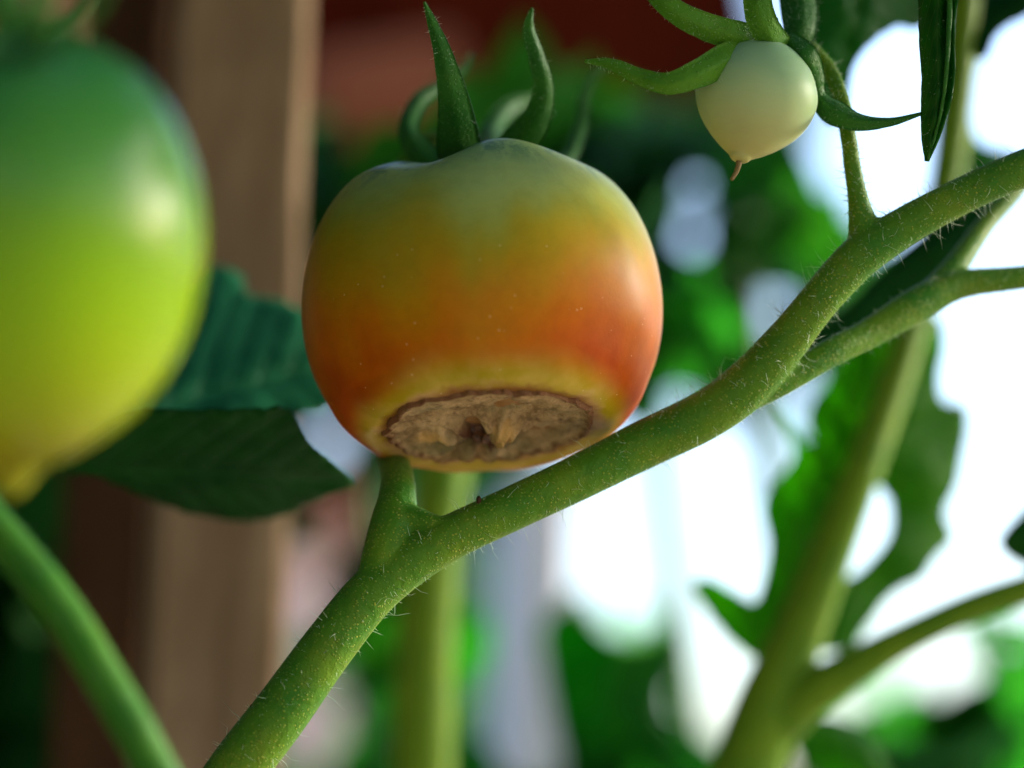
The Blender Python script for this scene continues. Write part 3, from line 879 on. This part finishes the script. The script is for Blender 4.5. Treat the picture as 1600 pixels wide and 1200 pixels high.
# leafy shoot behind, left of the tomato
sh = thing('leafy_shoot', P(-260, 1500, 0.52), 'shaded leafy shoot with two broad leaves before the wooden stake', 'plant')
v, f, _, _ = px_tube([(-260, 1500, 22, 0.52), (-200, 1200, 20, 0.51), (-110, 900, 17, 0.49), (20, 730, 13, 0.475), (110, 700, 9, 0.468)], 40, 12)
part('stem', v, f, M['stem_smooth'], sh)
leaf_outline('leaf', [(70, 690), (130, 620), (200, 545), (262, 480), (325, 418), (378, 432), (384, 458), (430, 468), (478, 492), (512, 540), (530, 600), (505, 640), (440, 650), (402, 668), (338, 672), (280, 664), (200, 652), (130, 668)],
             [(90, 680), (520, 575)], 0.468, M['leaf_cool'], sh, slope=(0.00003, -0.00012), bulge=0.010, quilt=0.0011, seed=3, nveins=9, scal=9)
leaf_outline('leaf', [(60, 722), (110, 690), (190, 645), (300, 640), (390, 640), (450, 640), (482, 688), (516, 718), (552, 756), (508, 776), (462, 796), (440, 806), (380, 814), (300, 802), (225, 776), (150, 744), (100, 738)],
             [(70, 722), (548, 754)], 0.452, M['leaf_dark'], sh, slope=(0.0, 0.00026), bulge=0.004, quilt=0.0016, seed=5, scal=6)

# ------------------------------------------------------------------ right-hand plant, out of focus
rp = thing('tomato_plant', P(1120, 1330, 0.535), 'blurred tomato plant with thick pale stem and big lobed leaf against the sky', 'plant')
d0 = 0.535
a1 = px_tube([(1090, 1500, 62, d0), (1150, 1260, 58, d0), (1200, 1110, 54, d0), (1250, 985, 42, d0), (1305, 850, 34, d0), (1350, 730, 30, d0), (1400, 590, 27, d0 + .005), (1445, 440, 25, d0 + .01), (1475, 300, 26, d0 + .012), (1495, 150, 28, d0 + .012), (1510, -20, 30, d0 + .012), (1530, -250, 30, d0 + .012)], 90, 18)
a2 = px_tube([(1195, 1150, 42, d0), (1260, 1090, 38, d0 - .004), (1330, 1045, 32, d0 - .008), (1430, 990, 26, d0 - .012), (1530, 945, 25, d0 - .015), (1650, 905, 25, d0 - .018), (1820, 840, 23, d0 - .02), (2020, 740, 20, d0 - .02), (2240, 560, 17, d0 - .01), (2400, 300, 13, d0), (2460, 0, 8, d0)], 50, 16)
fused('stem', [a1[:2], a2[:2]], 0.0007, M['stem_pale'], rp, 8)
leaf_outline('leaf', [(1262, 1012), (1282, 960), (1300, 918), (1345, 890), (1385, 842), (1390, 790), (1362, 755), (1330, 790), (1322, 800), (1352, 700), (1385, 600), (1412, 520), (1440, 488), (1470, 500), (1476, 545), (1468, 590), (1475, 625), (1508, 632), (1514, 668), (1506, 710), (1496, 760), (1478, 800), (1490, 842), (1462, 872), (1440, 905), (1395, 930), (1350, 985), (1325, 1016)],
             [(1268, 1000), (1440, 500)], d0 + 0.012, M['leaf_back'], rp, slope=(0.00006, 0.00002), bulge=0.012, quilt=0.0025, seed=8, scal=3)
leaf_outline('leaf', [(1215, 1060), (1180, 1032), (1140, 1000), (1100, 950), (1084, 914), (1106, 902), (1145, 922), (1178, 938), (1192, 900), (1200, 850), (1190, 800), (1196, 770), (1225, 735), (1238, 700), (1216, 640), (1212, 628), (1250, 665), (1268, 690), (1262, 640), (1300, 590), (1330, 545), (1380, 500), (1425, 470), (1400, 590), (1350, 730), (1305, 850), (1255, 970)],
             [(1225, 1000), (1400, 500)], d0 + 0.018, M['leaf_back'], rp, slope=(0.00003, 0.0), bulge=0.010, quilt=0.0025, seed=9, scal=3)
leaf_outline('leaf', [(1235, 1140), (1280, 1120), (1330, 1130), (1365, 1160), (1385, 1200), (1400, 1260), (1340, 1270), (1290, 1220), (1250, 1180)], [(1235, 1145), (1385, 1240)], d0 + 0.02, M['leaf_back'], rp, bulge=0.01, seed=12, scal=3)
leaf_outline('leaf', [(1560, 850), (1580, 815), (1620, 780), (1700, 740), (1780, 760), (1800, 820), (1720, 870), (1640, 890), (1590, 880)], [(1800, 800), (1570, 850)], d0 - 0.01, M['leaf'], rp, bulge=0.01, seed=13, scal=3)
# upper leaves of the same plant: the wide one behind the young fruit, and the one in the corner
leaf_outline('leaf', [(1262, -60), (1256, 20), (1268, 90), (1280, 150), (1298, 195), (1322, 165), (1332, 110), (1358, 70), (1400, 42), (1432, 45), (1455, 20), (1470, -60), (1380, -130)], [(1370, -110), (1300, 185)], 0.475, M['leaf_mid'], rp, slope=(0.0001, 0.0), bulge=0.012, quilt=0.002, seed=14, scal=3)
leaf_outline('leaf', [(1520, 80), (1530, 30), (1545, -40), (1620, -90), (1720, -60), (1680, 0), (1600, 28), (1560, 52), (1540, 92)], [(1700, -70), (1525, 85)], 0.50, M['leaf_dark'], rp, bulge=0.01, seed=15, scal=3)
leaf_outline('leaf', [(1440, 330), (1470, 250), (1490, 150), (1480, 40), (1500, -60), (1545, -60), (1540, 60), (1524, 130), (1520, 190), (1535, 225), (1590, 242), (1600, 290), (1520, 360), (1480, 400)], [(1520, -60), (1470, 380)], d0 + 0.015, M['leaf_mid'], rp, bulge=0.008, seed=16, scal=3)
leaf_outline('leaf', [(1222, 590), (1262, 530), (1330, 470), (1395, 405), (1450, 360), (1500, 330), (1560, 315), (1545, 360), (1515, 400), (1505, 430), (1460, 470), (1400, 515), (1330, 550), (1270, 590)], [(1230, 585), (1555, 325)], 0.50, M['leaf_dark'], rp, bulge=0.008, seed=17, scal=3)

# folded leaf hanging at the top right, in focus
leaf_top = thing('hanging_leaf', P(1475, -20, 0.404), 'narrow folded green leaflet hanging point down beside the young tomato', 'leaf')
n, m = 60, 10
cl = spline([(1478, -90, 52, 0.402), (1466, 0, 30, 0.402), (1464, 60, 27, 0.402), (1466, 120, 25, 0.402), (1461, 170, 21, 0.402), (1454, 215, 13, 0.403), (1448, 252, 2, 0.404)], n)
V, F, U = [], [], []
for i in range(n):
    x, y, hw, d = cl[i]
    for j in range(m + 1):
        vv = j / m * 2 - 1
        e = 1 + 0.05 * mnoise.noise(Vector((i * 0.35, math.copysign(3, vv), 0)))
        w = hw * e
        dd = d + (0.0055 * (abs(vv) ** 1.2) - 0.002) * (hw / 28) + 0.0004 * math.sin(i * 0.7 - abs(vv) * 2)
        px = x + vv * w * (1.0 if vv < 0.55 else 1.0)
        if vv > 0.6: dd -= 0.006 * (vv - 0.6) / 0.4 * (hw / 28)
        V.append(P(px, y + 0.0 * vv, dd)); U.append((i / n, vv))
for i in range(n - 1):
    for j in range(m):
        q = i * (m + 1) + j
        F.append((q, q + 1, q + m + 2, q + m + 1))
o = part('blade', V, F, M['leaf'], leaf_top, uv=U)
s = o.modifiers.new('t', 'SOLIDIFY'); s.thickness = 0.0004; s.offset = 0
rib = spline([(1482, -90, 5, 0.3995), (1484, 0, 4.5, 0.3995), (1482, 60, 4, 0.3995), (1477, 130, 3.2, 0.400), (1467, 190, 2.5, 0.401), (1450, 248, 1.5, 0.4035)], 40)
v, f = tube(np.array([P(r[0], r[1], r[3]) for r in rib]), np.array([r[2] * KPX * r[3] for r in rib]), 8)
part('midrib', v, f, M['sepal'], leaf_top)
hairs([(np.array([P(r[0], r[1], r[3]) for r in cl]), np.array([r[2] * KPX * r[3] for r in cl]))], 'fringe_hairs', leaf_top, 200, 0.0004, 0.0010, 0.00003, 77, 0.1, 0.98)

# ------------------------------------------------------------------ far things: timber, posts, house
beam('timber_beam', P(380, 70, 1.55), P(1120, 30, 1.75), 0.17, 0.10, M['beam'], 'blurred dark red timber beam crossing above the tomato')
beam('timber_rafter', P(470, 165, 1.42), P(705, 125, 1.46), 0.052, 0.05, M['rafter'], 'short blurred timber under the dark red beam, sunlit orange-brown put into its colour')
t_, b_ = along_to_ground(P(835, 800, 1.30), P(822, 1200, 1.28), 0.02)
board('garden_post', t_, b_, 105 * KPX * 1.3, 0.05, M['grey'], 'blurred pale grey post low down below the vine', 'post', yaw=0.3)
st = thing('upright_vine', P(660, 1500, 0.60), 'blurred upright olive-green stalk directly below the ripening tomato', 'vine')
v, f, _, _ = px_tube([(655, 1700, 50, 0.60), (660, 1200, 48, 0.60), (668, 950, 44, 0.60), (690, 760, 40, 0.60), (720, 560, 34, 0.60), (760, 380, 26, 0.60), (800, 250, 18, 0.61)], 60, 16, 0.04)
part('stalk', v, f, M['stem_pale'], st)

# house beyond: rendered wall, low roof (far left-centre, low)
hs = thing('neighbouring_house', (-1.2, 9.0, 0.0), 'far pinkish rendered house wall glimpsed low between the stake and the vine', 'house')
def box(x0, x1, y0, y1, z0, z1):
    v = [(x, y, z) for x in (x0, x1) for y in (y0, y1) for z in (z0, z1)]
    f = [(0, 1, 3, 2), (4, 6, 7, 5), (0, 4, 5, 1), (2, 3, 7, 6), (0, 2, 6, 4), (1, 5, 7, 3)]
    return v, f
v, f = box(-6, -0.42, 9.0, 14.0, 0.0, 2.35); part('wall', v, f, M['pink'], hs, smooth=False)
v = [(-6.3, 8.7, 2.352), (-0.2, 8.7, 2.352), (-0.2, 14.3, 2.352), (-6.3, 14.3, 2.352), (-6.3, 11.5, 3.1), (-0.2, 11.5, 3.1)]
part('roof', v, [(0, 3, 2, 1), (0, 1, 5, 4), (2, 3, 4, 5), (1, 2, 5), (0, 4, 3)], M['tiles'], hs, smooth=False)

# ------------------------------------------------------------------ background foliage
def leaflet_mesh(name, L, W, mat, seed, n=16, m=6):
    r = random.Random(seed)
    V, F, U = [], [], []
    curl = r.uniform(-0.25, 0.35) * L; fold = r.uniform(0.1, 0.45); ph = r.uniform(0, 6)
    for i in range(n + 1):
        u = i / n
        w = W * (math.sin(math.pi * u ** 0.75) ** 0.8 if 0 < u < 1 else 0.0) * (1 + 0.22 * math.sin(u * 24 + ph) * (u < 0.9))
        for j in range(m + 1):
            v = j / m * 2 - 1
            V.append((v * w, u * L - 0.10 * abs(v) * w, fold * abs(v) * w - curl * u * u + 0.03 * L * math.sin(u * 14 + abs(v) * 3 + ph)))
            U.append((u, v))
    for i in range(n):
        for j in range(m):
            q = i * (m + 1) + j
            F.append((q, q + 1, q + m + 2, q + m + 1))
    return make_mesh(name, V, F, mat, uv=U), np.array(V), F, U

# openings where the bright sky shows: (px, py, radius)
GAPS = [(590, 245, 12), (462, 430, 14), (1045, 95, 40), (1100, 70, 30), (1385, 110, 75), (1390, 255, 85), (1300, 245, 36), (1560, 130, 85), (1590, 200, 70),
        (1084, 282, 13), (1082, 370, 20), (1215, 492, 22), (1560, 380, 75), (1540, 550, 90), (1560, 680, 95), (1560, 790, 70), (1062, 650, 22), (1258, 632, 26),
        (520, 695, 28), (545, 798, 28), (960, 790, 120), (1080, 800, 140), (1160, 770, 100), (900, 830, 60), (1000, 885, 60), (1112, 1010, 55), (1150, 900, 100), (1120, 1080, 50), (1345, 835, 60), (1300, 1030, 30), (1235, 1180, 34),
        (455, 895, 40), (490, 1130, 45), (815, 870, 40), (830, 1000, 55), (830, 1130, 60), (1480, 1050, 30), (1430, 910, 30), (1550, 880, 40)]
GA = np.array(GAPS, float)
KEEP = []            # windows that must stay free for other blurred things
def clear(world_pts, slack=0.0):
    x, y, d = project(world_pts)
    if d.min() < 0.62: return False
    q = ((x[:, None] - GA[:, 0]) ** 2 + (y[:, None] - GA[:, 1]) ** 2) < (GA[:, 2] + slack) ** 2
    return not q.any()

MATS = [M['leaf'], M['leaf_dark'], M['leaf_dark'], M['leaf'], M['leaf_dark']]
VAR = [leaflet_mesh('leaf_blade', 0.075, 0.020 + 0.004 * (k % 3), MATS[k % 5], 100 + k) for k in range(10)]

VAR2 = [leaflet_mesh('leaf_blade', 0.075, 0.020 + 0.004 * (k % 3), (M['leaf_mid'], M['leaf'], M['leaf_mist'])[k % 3], 200 + k) for k in range(10)]

def foliage_plant(name, label, root_px, droot, areas, n, dr, seed, group=None, size=(0.8, 1.5), tilt=1.0, var=None):
    """A plant with a stem from the ground and single leaves, each leaf its own part."""
    r = random.Random(seed)
    top = P(root_px[0], root_px[1], droot); base = np.array([top[0] + 0.05, top[1], 0.0])
    pl = thing(name, base, label, 'plant', group)
    mid = (top + base) / 2 + np.array([0.03, 0.02, 0])
    pth = spline(np.array([base, mid, top, top + np.array([0.01, 0.02, 0.05])]), 30)
    v, f = tube(pth, np.linspace(0.007, 0.002, 30), 10)
    part('stem', v, f, M['stem_smooth'], pl)
    made = 0; tries = 0
    while made < n and tries < n * 60:
        tries += 1
        ax0, ay0, ax1, ay1 = r.choice(areas)
        d = r.uniform(*dr)
        c = P(r.uniform(ax0, ax1), r.uniform(ay0, ay1), d)
        k = r.randrange(len(VAR)); me, V, F_, U_ = (var or VAR)[k]
        s = r.uniform(*size)
        e = Euler((r.gauss(-1.05, 0.5) * tilt, r.gauss(0, 0.6) * tilt, r.uniform(0, 2 * math.pi)))
        Rm = np.array(e.to_matrix())
        W = (V * s) @ Rm.T + c
        if not clear(W): continue
        o = add('leaf', me, pl); o.location = Vector(c - base); o.rotation_euler = e; o.scale = (s, s, s)
        made += 1
    return pl

p1 = foliage_plant('background_plant', 'dense dark leafy plant filling the blurred space right of the ripening tomato', (1000, 420, ), 0.95, [(880, 130, 1260, 620), (900, 180, 1250, 420)], 110, (0.80, 1.15), 21)
foliage_plant('background_plant', 'blurred leafy plant between the stake and the ripening tomato', (560, 640), 0.95, [(440, 180, 640, 620), (430, 640, 620, 900), (480, 215, 900, 330)], 80, (0.80, 1.15), 22)
foliage_plant('background_plant', 'fresh green blurred leaves just right of the ripening tomato, nearer than the dark plant', (1180, 560), 0.80, [(900, 180, 1280, 600), (1000, 300, 1280, 560)], 34, (0.72, 0.92), 27, var=VAR2, size=(0.6, 1.1))
p3 = foliage_plant('background_plant', 'blurred low leafy plant at the bottom beside the grey post', (900, 1150), 0.90, [(860, 940, 1080, 1300), (520, 960, 620, 1300), (700, 860, 780, 1300), (880, 1080, 1080, 1400)], 60, (0.80, 1.10), 23, var=VAR2)
foliage_plant('background_plant', 'pale blurred leafy plant in the bottom right corner', (1560, 1150), 1.0, [(1380, 1080, 1640, 1300), (1440, 960, 1640, 1200), (1060, 1080, 1180, 1300)], 90, (0.85, 1.25), 24, var=VAR2)
foliage_plant('background_plant', 'deeply shaded leafy plant in the bottom left corner behind the slanting stem', (20, 1000), 0.80, [(-120, 640, 200, 1300), (-120, 800, 160, 1250)], 70, (0.72, 0.95), 25)

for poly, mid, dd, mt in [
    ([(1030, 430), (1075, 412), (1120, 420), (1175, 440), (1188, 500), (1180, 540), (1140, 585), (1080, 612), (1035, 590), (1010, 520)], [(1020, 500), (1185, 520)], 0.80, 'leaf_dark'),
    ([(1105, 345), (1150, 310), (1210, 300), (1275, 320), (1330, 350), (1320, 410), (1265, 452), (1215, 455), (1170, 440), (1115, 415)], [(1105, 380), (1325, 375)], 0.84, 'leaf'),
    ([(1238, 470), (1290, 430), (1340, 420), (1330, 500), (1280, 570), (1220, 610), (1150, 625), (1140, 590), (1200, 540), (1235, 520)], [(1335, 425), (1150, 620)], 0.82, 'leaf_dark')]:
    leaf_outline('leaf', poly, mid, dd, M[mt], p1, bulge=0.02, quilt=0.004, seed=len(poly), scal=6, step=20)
leaf_outline('leaf', [(845, 985), (880, 945), (925, 965), (965, 1000), (1015, 1000), (1062, 945), (1072, 1010), (1045, 1090), (1068, 1180), (1050, 1280), (960, 1300), (890, 1220), (858, 1090)], [(960, 1300), (1000, 1000)], 0.82, M['leaf_mid'], p3, bulge=0.02, quilt=0.004, seed=4, scal=6, step=20)

# a tall hedge farther back, still pierced by the same openings
def hedge(name, label, areas, n, dr, seed, mat, size):
    r = random.Random(seed)
    V, F, U = [], [], []
    tries = 0; made = 0
    while made < n and tries < n * 30:
        tries += 1
        ax0, ay0, ax1, ay1 = r.choice(areas)
        c = P(r.uniform(ax0, ax1), r.uniform(ay0, ay1), r.uniform(*dr))
        _, v0, f0, u0 = VAR[r.randrange(len(VAR))]
        s = r.uniform(*size)
        Rm = np.array(Euler((r.gauss(-1.05, 0.5), r.gauss(0, 0.6), r.uniform(0, 6.28))).to_matrix())
        W = (v0 * s) @ Rm.T + c
        if not clear(W): continue
        o = len(V); V.extend(W); F.extend([tuple(i + o for i in q) for q in f0]); U.extend(u0); made += 1
    base = np.array([np.mean([v[0] for v in V]), np.mean([v[1] for v in V]), 0.0])
    hd = thing(name, base, label, 'hedge')
    tag(part('foliage', V, F, mat, hd, uv=U), kind='stuff')
    for k in range(4):
        x = base[0] + (k - 1.5) * 0.18
        pth = spline(np.array([(x, base[1], 0), (x + r.uniform(-.05, .05), base[1], 0.5), (x + r.uniform(-.1, .1), base[1] + .05, 1.05)]), 16)
        v, f = tube(pth, np.linspace(0.012, 0.004, 16), 8)
        part('trunk', v, f, M['post_dark'], hd)
    return hd
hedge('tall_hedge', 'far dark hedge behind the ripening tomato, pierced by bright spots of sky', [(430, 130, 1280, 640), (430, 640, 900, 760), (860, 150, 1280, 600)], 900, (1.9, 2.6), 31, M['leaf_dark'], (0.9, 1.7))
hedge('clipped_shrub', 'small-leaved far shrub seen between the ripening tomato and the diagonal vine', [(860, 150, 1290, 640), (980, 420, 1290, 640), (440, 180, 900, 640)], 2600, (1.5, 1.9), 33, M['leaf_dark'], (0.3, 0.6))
hedge('low_hedge', 'far low bushes along the bottom edge below the vine', [(420, 960, 1100, 1400), (1380, 1080, 1700, 1400), (700, 850, 790, 1300)], 350, (1.9, 2.6), 32, M['leaf_mist'], (0.9, 1.6))

# ------------------------------------------------------------------ unseen plants added to block sky and sun light
def overhead(name, label, box_, n, seed, base, size=(1.0, 1.8)):
    r = random.Random(seed)
    x0, x1, y0, y1, z0, z1 = box_
    base = np.array(base)
    pl = thing(name, base, label, 'plant')
    pth = spline(np.array([base, (base[0], base[1], 0.9), (base[0] * 0.8 + 0.1 * (x0 + x1), base[1], z1 - 0.1), ((x0 + x1) / 2, (y0 + y1) / 2, z1)]), 40)
    v, f = tube(pth, np.linspace(0.008, 0.003, 40), 10)
    part('stem', v, f, M['stem_smooth'], pl)
    made = tries = 0
    while made < n and tries < n * 40:
        tries += 1
        c = np.array([r.uniform(x0, x1), r.uniform(y0, y1), r.uniform(z0, z1)])
        me, V, F_, U_ = VAR[r.randrange(len(VAR))]
        s = r.uniform(*size)
        e = Euler((r.gauss(-0.4, 0.5), r.gauss(0, 0.5), r.uniform(0, 6.28)))
        W = (V * s) @ np.array(e.to_matrix()).T + c
        x, y, d = project(W)
        if ((d > 0.02) & (x > -150) & (x < 1750) & (y > -150) & (y < 1350)).any(): continue
        o = add('leaf', me, pl); o.location = Vector(c - base); o.rotation_euler = e; o.scale = (s, s, s)
        made += 1
    return pl
overhead('light_blocker_canopy', 'unseen leafy canopy added above the fruit to block sky light', (-0.55, 0.35, 0.15, 0.95, 1.24, 1.60), 240, 41, (-0.75, 0.55, 0.0))
overhead('light_blocker_canopy', 'unseen leafy plant added at the upper right to block sun from the fruit', (0.14, 0.60, 0.35, 0.95, 1.05, 1.50), 40, 42, (0.75, 0.7, 0.0))
overhead('light_blocker_side', 'unseen leafy plant added left of the lens to darken that side', (-0.95, -0.22, -0.45, 0.45, 0.75, 1.60), 430, 43, (-0.8, -0.1, 0.0))
overhead('light_blocker_rear', 'unseen leafy plant added above and behind the lens to block front sky light', (-0.5, 0.6, -0.55, 0.2, 1.28, 1.65), 430, 44, (0.7, -0.5, 0.0))
